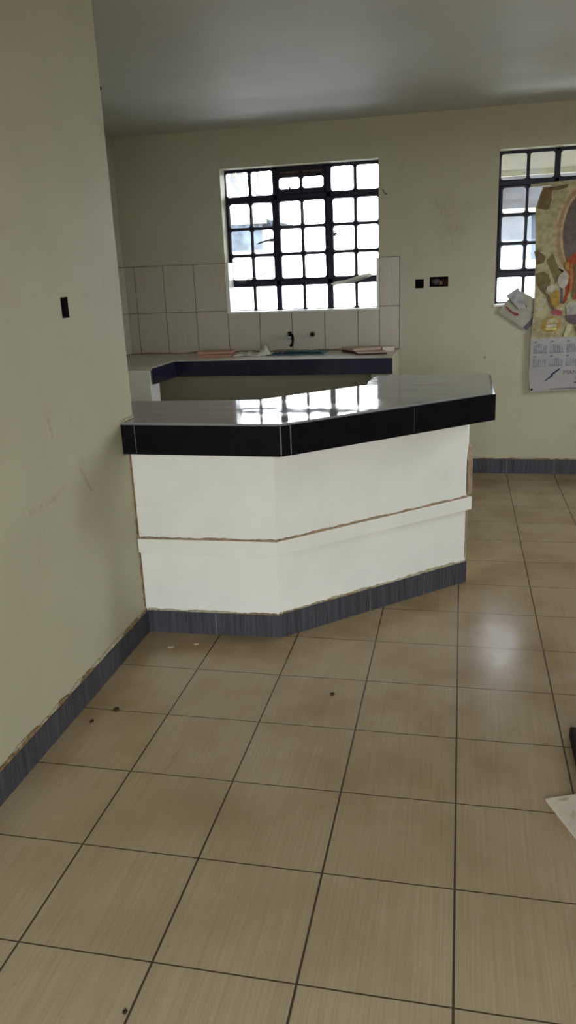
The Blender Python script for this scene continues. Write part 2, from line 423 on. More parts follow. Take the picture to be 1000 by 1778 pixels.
# ------------------------------------------------------------------ windows
def rounded(x0, x1, z0, z1, r, n=4):
    pts = []
    for cx, cz, a0 in ((x1 - r, z1 - r, 0), (x0 + r, z1 - r, 90), (x0 + r, z0 + r, 180), (x1 - r, z0 + r, 270)):
        for k in range(n + 1):
            a = math.radians(a0 + 90 * k / n); pts.append((cx + r * math.cos(a), cz + r * math.sin(a)))
    return pts
def putty(mb, x0, x1, z0, z1, ya, yb, w=0.009, r=0.05):
    """bead of putty that rounds off the corners of one pane"""
    n = 4; inner = rounded(x0 + w, x1 - w, z0 + w, z1 - w, r, n)
    outer = []
    for k, c in enumerate(((x1, z1), (x0, z1), (x0, z0), (x1, z0))): outer += [c] * (n + 1)
    N = len(inner)
    for i in range(N):
        j = (i + 1) % N
        for y in (ya, yb):
            q = [(inner[i][0], y, inner[i][1]), (inner[j][0], y, inner[j][1]), (outer[j][0], y, outer[j][1])]
            if outer[i] != outer[j]: q.append((outer[i][0], y, outer[i][1]))
            mb.face(q, 'frame')
        mb.face([(inner[i][0], ya, inner[i][1]), (inner[j][0], ya, inner[j][1]), (inner[j][0], yb, inner[j][1]), (inner[i][0], yb, inner[i][1])], 'frame')
def add_window(name, x0, x1, z0, z1, y0, vent_open, label, glass='glass'):
    root = bpy.data.objects.new(name, None); C.objects.link(root); root.location = ((x0 + x1) / 2 * S, y0 * S, z0 * S)
    struct(root, label)
    y1 = y0 + 0.10
    w = (x1 - x0)
    mA, mB = (x0 + 1.08, x0 + 1.215), (x0 + 2.235, x0 + 2.385)      # mullions
    t1, t2 = (5.925, 6.07), (4.145, 4.295)                              # transoms
    f = MB()
    f.box(x0, x0 + 0.045, y0, y1, z0, z1, 'frame').box(x1 - 0.045, x1, y0, y1, z0, z1, 'frame')
    f.box(x0, x1, y0, y1, z1 - 0.05, z1, 'frame').box(x0, x1, y0, y1, z0, z0 + 0.025, 'frame')
    for a, b in (mA, mB): f.box(a + 0.02, b - 0.02, y0, y1, z0, z1, 'frame')
    for a, b in (t1, t2): f.box(x0, x1, y0, y1, a + 0.02, b - 0.02, 'frame')
    f.build('outer_frame', root, bevel=0.008)
    bays = ((x0 + 0.045, mA[0] + 0.02), (mA[1] - 0.02, mB[0] + 0.02), (mB[1] - 0.02, x1 - 0.045))
    bar = 0.023
    for k, (a, b) in enumerate(bays):
        sw_l = 0.05 if k == 0 else (0.028 if k == 1 else 0.028); sw_r = 0.012 if k == 2 else 0.028
        lo, hi = t2[1] - 0.02, t1[0] + 0.02
        s = MB(); ya, yb = y0 - 0.025, y1 - 0.03
        s.box(a, a + sw_l, ya, yb, lo, hi, 'frame').box(b - sw_r, b, ya, yb, lo, hi, 'frame')
        s.box(a, b, ya, yb, lo, lo + 0.03, 'frame').box(a, b, ya, yb, hi - 0.03, hi, 'frame')
        cx = (a + sw_l + b - sw_r) / 2
        s.box(cx - bar, cx + bar, ya, yb, lo, hi, 'frame')
        for zc in (5.386, 4.825): s.box(a, b, ya, yb, zc - bar, zc + bar, 'frame')
        s.build('casement' if k != 1 else 'fixed_light', root, bevel=0.008)
        g = MB(); g.box(cx - bar, cx + bar, y0, y1, z0, t2[0] + 0.02, 'frame'); g.build('glazing_bar', root, bevel=0.006)
        if k != 1 or not vent_open:
            g = MB(); g.box(cx - bar, cx + bar, y0, y1, t1[1] - 0.02, z1 - 0.04, 'frame'); g.build('glazing_bar', root, bevel=0.006)
    pu = MB()
    for k, (a, b) in enumerate(bays):
        sw_l = 0.05 if k == 0 else 0.028; sw_r = 0.012 if k == 2 else 0.028; cx = (a + sw_l + b - sw_r) / 2
        cols = ((a + sw_l, cx - bar), (cx + bar, b - sw_r))
        lo, hi = t2[1] + 0.01, t1[0] - 0.01
        for xa, xb in cols:
            for za, zb in ((lo, 4.825 - bar), (4.825 + bar, 5.386 - bar), (5.386 + bar, hi)): putty(pu, xa, xb, za, zb, y0 + 0.02, y0 + 0.048)
        for xa, xb in ((a, cx - bar), (cx + bar, b)):
            putty(pu, xa, xb, z0 + 0.02, t2[0] + 0.02, y0 + 0.02, y0 + 0.048, r=0.035)
            if k == 1 and vent_open: putty(pu, max(xa, a + 0.035), min(xb, b - 0.035), t1[1] + 0.075, 6.39, y0 + 0.0, y0 + 0.048, r=0.06)
            else: putty(pu, xa, xb, t1[1] - 0.02, z1 - 0.05, y0 + 0.02, y0 + 0.048)
    pu.build('putty', root)
    gl = MB()
    for k, (a, b) in enumerate(bays):
        for lo, hi in ((z0 + 0.02, t2[0] + 0.03), (t2[1] - 0.03, t1[0] + 0.03)) + (() if (k == 1 and vent_open) else ((t1[1] - 0.03, z1 - 0.04),)):
            gl.box(a, b, y0 + 0.05, y0 + 0.06, lo, hi, glass)
    gl.build('glass', root)
    if vent_open:
        a, b = bays[1]
        v = MB()                                                        # top vent: thick sash, rusty hood above the opening
        v.box(a, a + 0.035, y0 - 0.02, y1, t1[1] - 0.02, z1 - 0.03, 'frame').box(b - 0.035, b, y0 - 0.02, y1, t1[1] - 0.02, z1 - 0.03, 'frame')
        v.box(a, b, y0 - 0.02, y1, t1[1] - 0.02, t1[1] + 0.075, 'frame').box(a, b, y0 - 0.02, y1, z1 - 0.08, z1 - 0.03, 'frame')
        cx = (a + b) / 2; v.box(cx - bar, cx + bar, y0 - 0.02, y1, t1[1], z1 - 0.05, 'frame')
        v.build('vent_sash', root, bevel=0.008)
        h = MB().box(a + 0.03, b - 0.03, y0 + 0.02, y0 + 0.05, 6.40, z1 - 0.06, 'vent').box(a + 0.03, b - 0.03, y0 + 0.0, y0 + 0.05, 6.385, 6.42, 'frame')
        h.box(a + 0.06, cx - 0.04, y0 - 0.005, y0 + 0.03, 6.46, 6.50, 'mortar').box(cx + 0.04, b - 0.06, y0 - 0.005, y0 + 0.03, 6.46, 6.50, 'mortar')
        h.build('vent_hood', root)
        sh = MB()                                                       # broken glass left in the vent
        zb = t1[1] + 0.07
        sh.prism_xz([(a + 0.24, zb), (a + 0.40, zb), (a + 0.34, zb + 0.03), (a + 0.30, zb + 0.015), (a + 0.265, zb + 0.085)], y0 + 0.05, y0 + 0.056, 'frame')
        sh.prism_xz([(a + 0.42, zb), (a + 0.50, zb), (a + 0.47, zb + 0.03)], y0 + 0.05, y0 + 0.056, 'frame')
        sh.build('glass_shard', root)
    return root
w1 = add_window('window_1', -5.20, -1.76, 3.62, 6.60, 13.93, True, 'black steel casement window above the sink')
w2 = add_window('window_2', 0.62, 4.04, 3.62, 6.60, 13.93, False, 'black steel casement window partly behind the calendar poster', 'glass2')
# handles and stays of window 1
h = MB(); h.box(-4.215, -4.12, 13.86, 13.92, 5.10, 5.16, 'steel'); h.tube([(-4.18, 13.86, 5.13), (-4.26, 13.80, 5.115), (-4.36, 13.77, 5.09), (-4.47, 13.77, 5.055)], [0.02, 0.022, 0.018, 0.010], 'steel')
h.build('casement_handle', w1)
h = MB(); h.box(-2.82, -2.74, 13.86, 13.92, 5.15, 5.21, 'steel'); h.tube([(-2.76, 13.87, 5.18), (-2.72, 13.82, 5.19), (-2.69, 13.78, 5.165)], [0.022, 0.02, 0.012], 'steel')
h.build('casement_handle', w1)
h = MB(); h.box(-4.98, -4.80, 13.84, 13.92, 4.265, 4.31, 'steel'); h.tube([(-4.85, 13.86, 4.29), (-4.58, 13.84, 4.36), (-4.37, 13.83, 4.42), (-4.31, 13.83, 4.445)], [0.012, 0.008, 0.008, 0.013], 'chip')
h.build('casement_stay', w1)
# sills and lower jambs
s = MB(); s.box(-5.17, -1.78, 13.55, 13.93, 3.60, 3.635, 'sill').box(-5.17, -5.095, 13.55, 13.93, 3.635, 4.69, 'sill').box(-1.835, -1.78, 13.55, 13.93, 3.635, 4.66, 'sill')
struct(s.build('trim_1'), 'white tiled sill and lower jambs of the kitchen window')
struct(MB().box(0.60, 4.06, 13.53, 13.93, 3.585, 3.625, 'sill').build('trim_2'), 'white sill under the right window')

# white folded strip wedged on the lower bar of window 1
ps = MB()
ps.prism_xz([(-2.87, 4.17), (-2.80, 4.105), (-2.76, 4.135), (-2.395, 4.163), (-1.97, 4.29), (-1.955, 4.315), (-2.01, 4.355), (-2.20, 4.325), (-2.545, 4.23), (-2.74, 4.205)], 13.84, 13.885, 'thincard')
ps.prism_xz([(-2.60, 4.15), (-2.39, 4.155), (-2.02, 4.27), (-2.10, 4.29)], 13.82, 13.84, 'paper')
tag(ps.build('paper_strip', bevel=0.006), 'folded white strip of card wedged across the lower bar of the sink window', 'paper')

# ------------------------------------------------------------------ wall tiles
xs = [-7.565, -7.31, -6.62, -5.90, -5.165, -4.435, -3.705, -2.975, -2.24, -1.775, -1.343]
zs = [2.76, 3.665, 4.68]
bs = MB()
bs.box(-7.565, -5.175, 13.562, BW - 0.003, 2.75, 4.69, 'tile_grout').box(-5.175, -1.775, 13.562, BW - 0.003, 2.75, 3.60, 'tile_grout').box(-1.775, -1.338, 13.562, BW - 0.003, 2.75, 4.67, 'tile_grout')
for a, b in zip(xs, xs[1:]):
    under = a > -5.2 and b < -1.7
    bs.box(a + 0.007, b - 0.007, 13.55, 13.57, zs[0], (3.598 if under else zs[1] - 0.006), 'walltile')
    if not under: bs.box(a + 0.007, b - 0.007, 13.55, 13.57, zs[1] + 0.006, zs[2] - (0.02 if a > -2 else 0), 'walltile')
tag(bs.build('tiled_backsplash'), 'beige wall tiles behind the sink below the kitchen window', 'backsplash')
bs = MB(); bs.box(KW, KW + 0.018, 10.9, 13.55, 2.75, 4.69, 'tile_grout')
for a, b in ((10.9, 11.6), (11.6, 12.33), (12.33, 13.05), (13.05, 13.55)):
    for c, d in zip(zs, zs[1:]): bs.box(KW + 0.01, KW + 0.03, a + 0.007, b - 0.007, c + 0.006, d - 0.006, 'walltile')
tag(bs.build('tiled_backsplash'), 'narrow strip of beige wall tiles on the kitchen side wall at the far left corner', 'backsplash')

# ------------------------------------------------------------------ bar counter
bc = thing('bar_counter', (-1.8, 6.0, 0), 'cream painted masonry bar counter with angled front and slate skirting', 'counter')
base = [(-3.995, 4.93), (-2.205, 4.97), (0.07, 7.105), (0.115, 8.6), (-0.40, 8.6), (-0.40, 7.35), (-2.40, 5.45), (-3.995, 5.45)]
MB().prism(base, 0, 2.43, 'counter').build('base_wall', bc, bevel=0.02)
bd = MB(); t = 0.05
P0, P1, P2 = (-3.99, 4.93), (-2.205, 4.97), (0.125, 7.155)
def off(p, q, t):
    d = Vector((q[0] - p[0], q[1] - p[1])).normalized(); return Vector((d.y, -d.x)) * t
n1, n2 = off(P0, P1, t), off(P1, P2, t)
mid = (P1[0] + (n1.x + n2.x) * 0.54, P1[1] + (n1.y + n2.y) * 0.54)
bandpoly = [P0, (P0[0] + n1.x, P0[1] + n1.y), mid, (P2[0] + n2.x, P2[1] + n2.y), (P2[0], P2[1]), P1]
bd.prism([P0, (P0[0] + n1.x, P0[1] + n1.y), mid, P1], 1.105, 1.29, 'counter')
bd.prism([P1, mid, (P2[0] + n2.x, P2[1] + n2.y), P2], 1.105, 1.29, 'counter')
bd.build('ledge_band', bc, bevel=0.008)
gl_ = MB()
jag(gl_, (P0[0], P0[1]), (P1[0] + 0.02, P1[1]), 1.287, 0.014, 0.028, t * 0.8, 'raw', 0.035)
jag(gl_, P1, (0.07, 7.105), 1.287, 0.014, 0.028, t * 0.8, 'raw', 0.035)
gl_.build('ledge_mortar', bc)
sk = MB(); t = 0.03
Q0, Q1, Q2 = (-3.95, 4.93), (-2.205, 4.97), (0.085, 7.12)
def seg(p, q, a, b):
    return ((p[0] + (q[0] - p[0]) * a, p[1] + (q[1] - p[1]) * a), (p[0] + (q[0] - p[0]) * b, p[1] + (q[1] - p[1]) * b))
sk.plate(Q0, Q1, 0, 0.29, t * 0.8, 'grout'); sk.plate(Q1, Q2, 0, 0.29, t * 0.8, 'grout')
for a, b in ((0.0, 0.52), (0.524, 1.012)): sk.plate(*seg(Q0, Q1, a, b), 0, 0.305, t, 'skirt')
for a, b in ((-0.005, 0.443), (0.447, 0.745), (0.749, 1.0)): sk.plate(*seg(Q1, Q2, a, b), 0, 0.32, t, 'skirt')
jag(sk, Q0, Q1, 0.303, 0.008, 0.026, t * 0.8, 'chip', 0.045); jag(sk, Q1, Q2, 0.318, 0.012, 0.036, t * 0.8, 'chip', 0.045)
jag(sk, Q0, Q1, 0.303, 0.0, 0.02, t * 0.9, 'grime', 0.03); jag(sk, Q1, Q2, 0.318, 0.0, 0.018, t * 0.9, 'grime', 0.03)
sk.build('skirting', bc)
eb = MB(); eb.box(0.085, 0.16, 7.30, 8.35, 1.25, 1.78, 'raw'); eb.build('end_board', bc, bevel=0.012)
er = MB(); er.prism([(0.073, 7.16), (0.083, 7.16), (0.128, 8.55), (0.11, 8.55)], 0.35, 1.05, 'raw'); er.build('rough_end_patch', bc)

# counter top
ct = thing('bar_countertop', (-1.8, 6.5, 2.43), 'grey polished tile bar top with black tile edge on the cream counter', 'countertop')
slab = [(-4.045, 4.79), (-2.045, 4.70), (0.375, 6.955), (0.39, 8.93), (-1.12, 8.95), (-1.17, 8.86), (-1.30, 8.83), (-1.385, 8.62), (-1.42, 8.1), (-1.40, 7.80), (-2.72, 6.47), (-4.55, 6.42), (-4.55, 5.145), (-4.045, 5.145)]
MB().prism(slab, 2.44, 2.755, 'counter').build('core', ct)
MB().prism([(x, y) for x, y in slab], 2.755, 2.795, 'slab').build('top_tiles', ct, bevel=0.006)
fa = MB(); F0, F1, F2, F3 = (-4.045, 4.79), (-2.045, 4.70), (0.375, 6.955), (0.39, 8.93)
tf = 0.035
for p, q in ((F0, F1), (F1, F2), (F2, F3)): fa.plate(p, q, 2.435, 2.77, tf * 0.85, 'grout')
for p, q, a, b in ((F0, F1, 0.0, 0.108), (F0, F1, 0.112, 1.0035), (F1, F2, 0.0015, 0.037), (F1, F2, 0.041, 0.588), (F1, F2, 0.590, 1.012), (F2, F3, 0.0, 0.5), (F2, F3, 0.503, 1.0)):
    fa.plate(*seg(p, q, a, b), 2.42, 2.772, tf, 'black')
fa.build('edge_fascia', ct)
pj = MB(); prev = None                                       # ragged vertical mortar joint where the counter meets the left wall
for i in range(46):
    z = 0.33 + 2.05 * i / 45; w_ = random.choice((0.004, 0.008, 0.02, 0.035)) * random.uniform(0.5, 1.2)
    ring = [(-3.999, 4.935, z), (-3.999, 4.928 - w_, z), (-3.985, 4.928 - w_, z), (-3.985, 4.935, z)]
    if prev:
        for a in range(4):
            b = (a + 1) % 4; pj.face([prev[a], prev[b], ring[b], ring[a]], 'grime')
    prev = ring
bmesh.ops.remove_doubles(pj.bm, verts=pj.bm.verts, dist=1e-6)
pj.build('wall_joint', bc)
up = MB()                                                    # ragged plaster where the bar top enters the wall
jag(up, (-3.997, 4.74), (-3.997, 5.12), 2.80, 0.004, 0.03, 0.02, 'chip', 0.04)
up.build('plaster_chip', ct)
up = MB()
jag(up, (-3.997, 4.70), (-3.997, 4.78), 2.40, 0.02, 0.40, 0.02, 'chip', 0.02)
up.build('plaster_chip', ct)

# ------------------------------------------------------------------ kitchen worktop, L-shaped
kw = thing('kitchen_worktop', (-4.0, 12.6, 2.42), 'pale tiled kitchen worktop with navy tile edge under the sink window', 'worktop')
SK = (-4.05, -2.93, 12.72, 13.40)
tp = MB()
for (a, b, c, d) in ((-7.56, -6.0, 10.86, 11.99), (-7.56, SK[0], 11.99, 13.55), (SK[1], -1.37, 11.99, 13.55), (SK[0], SK[1], 11.99, SK[2]), (SK[0], SK[1], SK[3], 13.55)):
    tp.box(a, b, c, d, 2.69, 2.75, 'work')
bmesh.ops.remove_doubles(tp.bm, verts=tp.bm.verts, dist=1e-5)
tp.build('top_tiles', kw)
cr = MB()
for (a, b, c, d) in ((-7.56, -6.02, 11.35, 12.02), (-7.56, SK[0], 12.02, 13.55), (SK[1], -1.8, 12.02, 13.55)): cr.box(a, b, c, d, 2.46, 2.69, 'counter')
cr.build('core', kw)
ff = MB()
ff.box(-5.93, -1.38, 11.965, 11.995, 2.44, 2.73, 'navygrout')
for a, b in ((-5.935, -4.345), (-4.335, -2.765), (-2.755, -1.37)): ff.box(a, b, 11.955, 11.99, 2.42, 2.735, 'navy')
ff.plate((-6.0, 10.86), (-5.935, 11.965), 2.42, 2.735, 0.0351, 'navy')
ff.build('edge_fascia', kw)
jb = MB(); jag(jb, (-7.5, 13.545), (-1.36, 13.545), 2.75, 0.01, 0.04, 0.06, 'grime', 0.1); jb.build('mortar_line', kw)
tag(MB().box(-7.56, -6.045, 10.84, 11.32, 0, 2.69, 'counter').build('counter_support', bevel=0.02), 'cream painted support pier under the left leg of the kitchen worktop', 'pier', None)
tag(MB().box(-1.80, -1.35, 12.0, 13.55, 0, 2.69, 'wall').build('counter_support', bevel=0.02), 'cream support pier under the right end of the kitchen worktop', 'pier', None)

# sink with blue film
sk_ = thing('sink', (-3.5, 13.05, 2.3), 'sink covered with blue protective film in the kitchen worktop below the tap', 'sink')
r = MB(); a, b, c, d = SK
r.box(a - 0.05, b + 0.05, c - 0.05, c + 0.03, 2.75, 2.768, 'blue').box(a - 0.05, b + 0.05, d - 0.03, d + 0.05, 2.75, 2.775, 'blue')
r.box(a - 0.05, a + 0.03, c + 0.03, d - 0.03, 2.75, 2.768, 'blue').box(b - 0.03, b + 0.05, c + 0.03, d - 0.03, 2.75, 2.768, 'blue')
r.build('rim', sk_, bevel=0.006)
bb = MB()
bb.box(a, b, c, c + 0.02, 2.36, 2.755, 'blue').box(a, b, d - 0.02, d, 2.36, 2.755, 'blue').box(a, a + 0.02, c, d, 2.36, 2.755, 'navy').box(b - 0.02, b, c, d, 2.36, 2.755, 'blue').box(a, b, c, d, 2.34, 2.36, 'steelsink')
bb.build('bowl', sk_)
fl = MB()                                                    # loose film standing proud of the sink
for (x0, x1, y, h1, h2, m) in ((-4.02, -3.78, 12.95, 0.035, 0.03, 'navy'), (-3.80, -3.10, 13.2, 0.02, 0.035, 'blue'), (-3.3, -2.90, 13.05, 0.03, 0.012, 'blue')):
    n = 8
    for i in range(n):
        u0, u1 = x0 + (x1 - x0) * i / n, x0 + (x1 - x0) * (i + 1) / n
        za, zb = 2.755 + h1 + (h2 - h1) * i / n + 0.012 * math.sin(i * 2.1), 2.755 + h1 + (h2 - h1) * (i + 1) / n + 0.012 * math.sin((i + 1) * 2.1)
        fl.face([(u0, y, 2.77), (u1, y, 2.77), (u1, y + 0.12, zb), (u0, y + 0.12, za)], m)
        fl.face([(u0, y + 0.12, za), (u1, y + 0.12, zb), (u1, y + 0.26, 2.772), (u0, y + 0.26, 2.772)], m)
bmesh.ops.remove_doubles(fl.bm, verts=fl.bm.verts, dist=1e-5)
fl.build('protective_film', sk_)

# tap and pipe cap on the wall tiles
tap = thing('bib_tap', (-3.75, 13.55, 3.1), 'dark tarnished bib tap on the wall tiles above the sink', 'tap')
b = MB(); b.tube([(-3.76, 13.55, 3.08), (-3.76, 13.535, 3.08)], 0.075, 'chrome', 14); b.tube([(-3.76, 13.54, 3.08), (-3.75, 13.40, 3.08)], 0.04, 'chrome', 12); b.build('body', tap)
b = MB(); b.tube([(-3.76, 13.44, 3.09), (-3.72, 13.40, 3.13), (-3.67, 13.36, 3.10), (-3.655, 13.33, 3.02), (-3.665, 13.32, 2.94), (-3.71, 13.31, 2.875)], [0.035, 0.036, 0.032, 0.03, 0.03, 0.033], 'dark', 12); b.build('spout', tap)
b = MB(); b.tube([(-3.75, 13.42, 3.10), (-3.75, 13.41, 3.16)], 0.020, 'chrome', 8); b.tube([(-3.78, 13.41, 3.165), (-3.70, 13.41, 3.18)], 0.018, 'dark', 8); b.build('handle', tap)
b = MB(); b.tube([(-3.25, 13.55, 3.11), (-3.25, 13.52, 3.11)], 0.055, 'mortar', 16); b.tube([(-3.25, 13.53, 3.11), (-3.25, 13.49, 3.11)], 0.035, 'dark', 12)
tag(b.build('pipe_cap'), 'round dark pipe outlet in the wall tiles right of the tap', 'pipe')

# things lying on the worktop
pt = MB(); pt.prism([(-5.62, 12.56), (-4.86, 12.60), (-4.90, 13.05), (-5.64, 13.02)], 2.751, 2.80, 'pinktile').prism([(-5.61, 12.565), (-4.87, 12.605), (-4.91, 13.045), (-5.63, 13.015)], 2.80, 2.812, 'darkedge').prism([(-5.625, 12.555), (-4.865, 12.595), (-4.905, 13.055), (-5.645, 13.025)], 2.812, 2.862, 'pinktile')
tag(pt.build('floor_tile', bevel=0.006), 'stacked pink clay tiles lying at the left of the worktop', 'tile')
p1 = MB(); p1.prism([(-2.56, 13.20), (-2.25, 12.78), (-1.70, 12.98), (-1.80, 13.45)], 2.751, 2.80, 'darkedge').prism([(-2.57, 13.20), (-2.25, 12.77), (-1.69, 12.98), (-1.80, 13.46)], 2.80, 2.85, 'palewood')
tag(p1.build('floor_tile', bevel=0.005), 'larger pale pink tile lying askew at the right end of the worktop', 'tile')
p2 = MB(); p2.prism([(-2.22, 12.80), (-2.12, 12.42), (-1.53, 12.55), (-1.62, 12.90)], 2.822, 2.855, 'darkedge').prism([(-2.225, 12.80), (-2.12, 12.41), (-1.525, 12.55), (-1.62, 12.91)], 2.855, 2.872, 'palewood')
q2 = p2.build('floor_tile', bevel=0.004)
q2.location.z -= 0.070 * S
tag(q2, 'smaller pale tile with dark front edge in front of the larger tile', 'tile')
p3 = MB(); p3.prism([(-1.72, 13.12), (-1.66, 13.02), (-1.42, 13.16), (-1.46, 13.32), (-1.64, 13.34)], 2.751, 2.845, 'paleoff')
tag(p3.build('tile_offcut', bevel=0.006), 'small cream offcut beside the pink tiles at the right end of the worktop', 'offcut')

rag = MB()
nx, ny = 26, 10
V = [[None] * (ny + 1) for _ in range(nx + 1)]
for i in range(nx + 1):
    for j in range(ny + 1):
        u, w = i / nx, j / ny
        edge = min(u, 1 - u, w, 1 - w)
        lump = math.exp(-((u - 0.86) / 0.10) ** 2 - ((w - 0.5) / 0.3) ** 2) * 0.17
        zz = 2.752 + min(1, edge * 8) * (0.03 + 0.018 * math.sin(u * 17 + w * 9) + 0.015 * math.sin(w * 21 - u * 6) + lump + random.uniform(0, 0.008))
        V[i][j] = rag.v(-4.84 + 0.78 * u + 0.03 * math.sin(w * 7), 12.62 + 0.5 * w + 0.06 * math.sin(u * 8), max(2.751, zz))
for i in range(nx):
    for j in range(ny):
        f = rag.bm.faces.new([V[i][j], V[i + 1][j], V[i + 1][j + 1], V[i][j + 1]]); f.material_index = rag.mi('cloth'); f.smooth = True
o = rag.build('rag'); sd = o.modifiers.new('thickness', 'SOLIDIFY'); sd.thickness = 0.003; sd.offset = 1
tag(o, 'crumpled off-white rag lying between the pink tiles and the sink', 'cloth')

# ------------------------------------------------------------------ electrical boxes left open in the walls
def open_box_y(name, x0, x1, z0, z1, y, depth, label, fill=None):
    root = thing(name, ((x0 + x1) / 2, y, z0), label, 'socket box')
    b = MB(); t = 0.012
    b.box(x0, x0 + t, y, y + depth, z0, z1, 'dark').box(x1 - t, x1, y, y + depth, z0, z1, 'dark').box(x0, x1, y, y + depth, z0, z0 + t, 'dark').box(x0, x1, y, y + depth, z1 - t, z1, 'dark').box(x0, x1, y + depth, y + depth + t, z0, z1, 'dark')
    b.build('back_box', root)
    for nm, parts in (fill or {}).items():
        f = MB()
        for c, r, m in parts: f.blob(c, r, m, 2, 0.3)
        f.build(nm, root)
    return root
open_box_y('socket_box', *SOCK1, BW + 0.004, 0.16, 'small square empty dark socket hole in the back wall')
open_box_y('socket_box', *SOCK2, BW + 0.004, 0.14, 'wide socket hole with mortar inside, right of the small square hole',
           {'mortar': [((-0.60, BW + 0.10, 4.13), (0.09, 0.05, 0.06), 'mortar'), ((-0.50, BW + 0.11, 4.10), (0.06, 0.05, 0.05), 'grime')], 'red_clay': [((-0.42, BW + 0.11, 4.12), (0.07, 0.05, 0.08), 'brickred')]})
sb = thing('switch_box', (LW, 3.72, 4.083), 'empty dark switch box sunk into the left wall', 'switch box')
b = MB(); t = 0.012; x0, x1 = LW - 0.14, LW - 0.004
b.box(x0, x1, SW[0], SW[0] + t, SW[2], SW[3], 'dark').box(x0, x1, SW[1] - t, SW[1], SW[2], SW[3], 'dark').box(x0, x1, SW[0], SW[1], SW[2], SW[2] + t, 'dark').box(x0, x1, SW[0], SW[1], SW[3] - t, SW[3], 'dark').box(x0 - t, x0, SW[0], SW[1], SW[2], SW[3], 'dark')
b.build('back_box', sb)
b = MB(); b.blob((LW - 0.10, 3.74, 4.16), (0.04, 0.045, 0.05), 'mortar'); b.build('mortar', sb)

# ------------------------------------------------------------------ calendar poster on the back wall
YP = 13.485
po = thing('calendar_poster', (2.2, YP, 1.80), 'large cream wall calendar poster with oval picture hanging beside the right window', 'poster')
sh = [(1.47, 5.85), (2.2, 5.90), (3.15, 5.95), (3.15, 1.90), (2.35, 1.845), (1.60, 1.81), (1.42, 1.80), (1.395, 1.95), (1.36, 2.15), (1.375, 2.5), (1.37, 2.9), (1.41, 3.25), (1.405, 3.9), (1.385, 4.6), (1.345, 5.47), (1.40, 5.66)]
MB().prism_xz(sh, YP, YP + 0.006, 'p_cream').build('sheet', po)
def flat(mb, pts, m, lay): mb.prism_xz(pts, YP - 0.0025 * lay, YP - 0.0025 * (lay - 1) - 0.0004, m)
def ell(cx, cz, a, b, n=40, ph=0): return [(cx + a * math.cos(2 * math.pi * k / n + ph), cz + b * math.sin(2 * math.pi * k / n + ph)) for k in range(n)]
def scallop(cx, cz, a, b, n=96, k=22, amp=0.035): 
    return [(cx + (a + amp * abs(math.sin(k * math.pi * i / n))) * math.cos(2 * math.pi * i / n), cz + (b + amp * abs(math.sin(k * math.pi * i / n))) * math.sin(2 * math.pi * i / n)) for i in range(n)]
pic = MB()
oc = (2.36, 4.95)
flat(pic, [(1.375, 2.93), (3.14, 2.96), (3.14, 3.30), (2.6, 3.5), (2.0, 3.45), (1.63, 3.62), (1.41, 3.55)], 'p_tan', 1)
flat(pic, scallop(*oc, 0.63, 0.98), 'p_rimlite', 1)
flat(pic, ell(*oc, 0.585, 0.93), 'p_rim', 2)
flat(pic, ell(*oc, 0.52, 0.87), 'p_rimlite', 3)
flat(pic, ell(*oc, 0.47, 0.83), 'p_brown', 4)
flat(pic, ell(*oc, 0.45, 0.81), 'p_grey', 5)
flat(pic, ell(2.48, 5.02, 0.27, 0.55), 'p_greylite', 6)
flat(pic, [(1.355, 4.64), (1.42, 4.67), (1.50, 4.643), (1.57, 4.58), (1.584, 4.50), (1.556, 4.42), (1.413, 4.381), (1.395, 4.5)], 'p_brown', 1)
flat(pic, [(1.46, 4.62), (1.53, 4.59), (1.575, 4.53), (1.62, 4.56), (1.56, 4.63), (1.49, 4.66)], 'p_cream', 2)
flat(pic, [(1.60, 4.45), (1.72, 4.60), (1.85, 4.30), (1.95, 4.25), (1.80, 4.0), (1.72, 4.2)], 'p_olive', 1)
flat(pic, [(1.412, 4.20), (1.49, 4.25), (1.577, 4.24), (1.66, 4.18), (1.703, 4.08), (1.70, 3.96), (1.65, 3.88), (1.596, 3.867), (1.50, 3.95), (1.43, 4.07)], 'p_olive', 2)
flat(pic, [(1.42, 4.08), (1.50, 4.0), (1.61, 3.86), (1.70, 3.78), (1.75, 3.62), (1.82, 3.50), (1.77, 3.48), (1.69, 3.60), (1.64, 3.76), (1.54, 3.86), (1.44, 3.99)], 'p_brown', 3)
flat(pic, [(1.712, 3.807), (1.80, 3.87), (1.90, 3.857), (1.915, 3.70), (1.915, 3.595), (1.84, 3.50), (1.759, 3.577), (1.735, 3.69)], 'p_gold', 2)
flat(pic, [(1.42, 3.75), (1.56, 3.72), (1.66, 3.60), (1.70, 3.42), (1.60, 3.30), (1.48, 3.33), (1.42, 3.48)], 'p_cream', 2)
flat(pic, [(1.52, 3.72), (1.58, 3.74), (1.63, 3.68), (1.60, 3.61), (1.53, 3.63)], 'p_white', 3)
flat(pic, [(1.50, 3.55), (1.57, 3.57), (1.60, 3.50), (1.55, 3.45), (1.50, 3.48)], 'p_white', 3)
flat(pic, ell(1.72, 3.905, 0.085, 0.065, 14), 'p_white', 4)
flat(pic, [(1.905, 3.93), (1.955, 3.92), (1.975, 3.605), (1.914, 3.607)], 'p_purple', 3)
flat(pic, [(1.96, 4.40), (2.06, 4.52), (2.25, 4.66), (2.55, 4.75), (2.80, 4.5), (2.75, 3.7), (2.45, 3.4), (2.18, 3.62), (2.13, 3.92), (2.10, 4.1)], 'p_red', 7)
flat(pic, [(2.13, 4.35), (2.20, 4.40), (2.23, 4.0), (2.19, 3.75), (2.13, 3.72), (2.16, 4.0)], 'p_brown', 8)
flat(pic, [(2.00, 4.05), (2.07, 4.10), (2.09, 3.9), (2.06, 3.70), (2.0, 3.60), (1.96, 3.60), (2.0, 3.78)], 'p_red', 3)
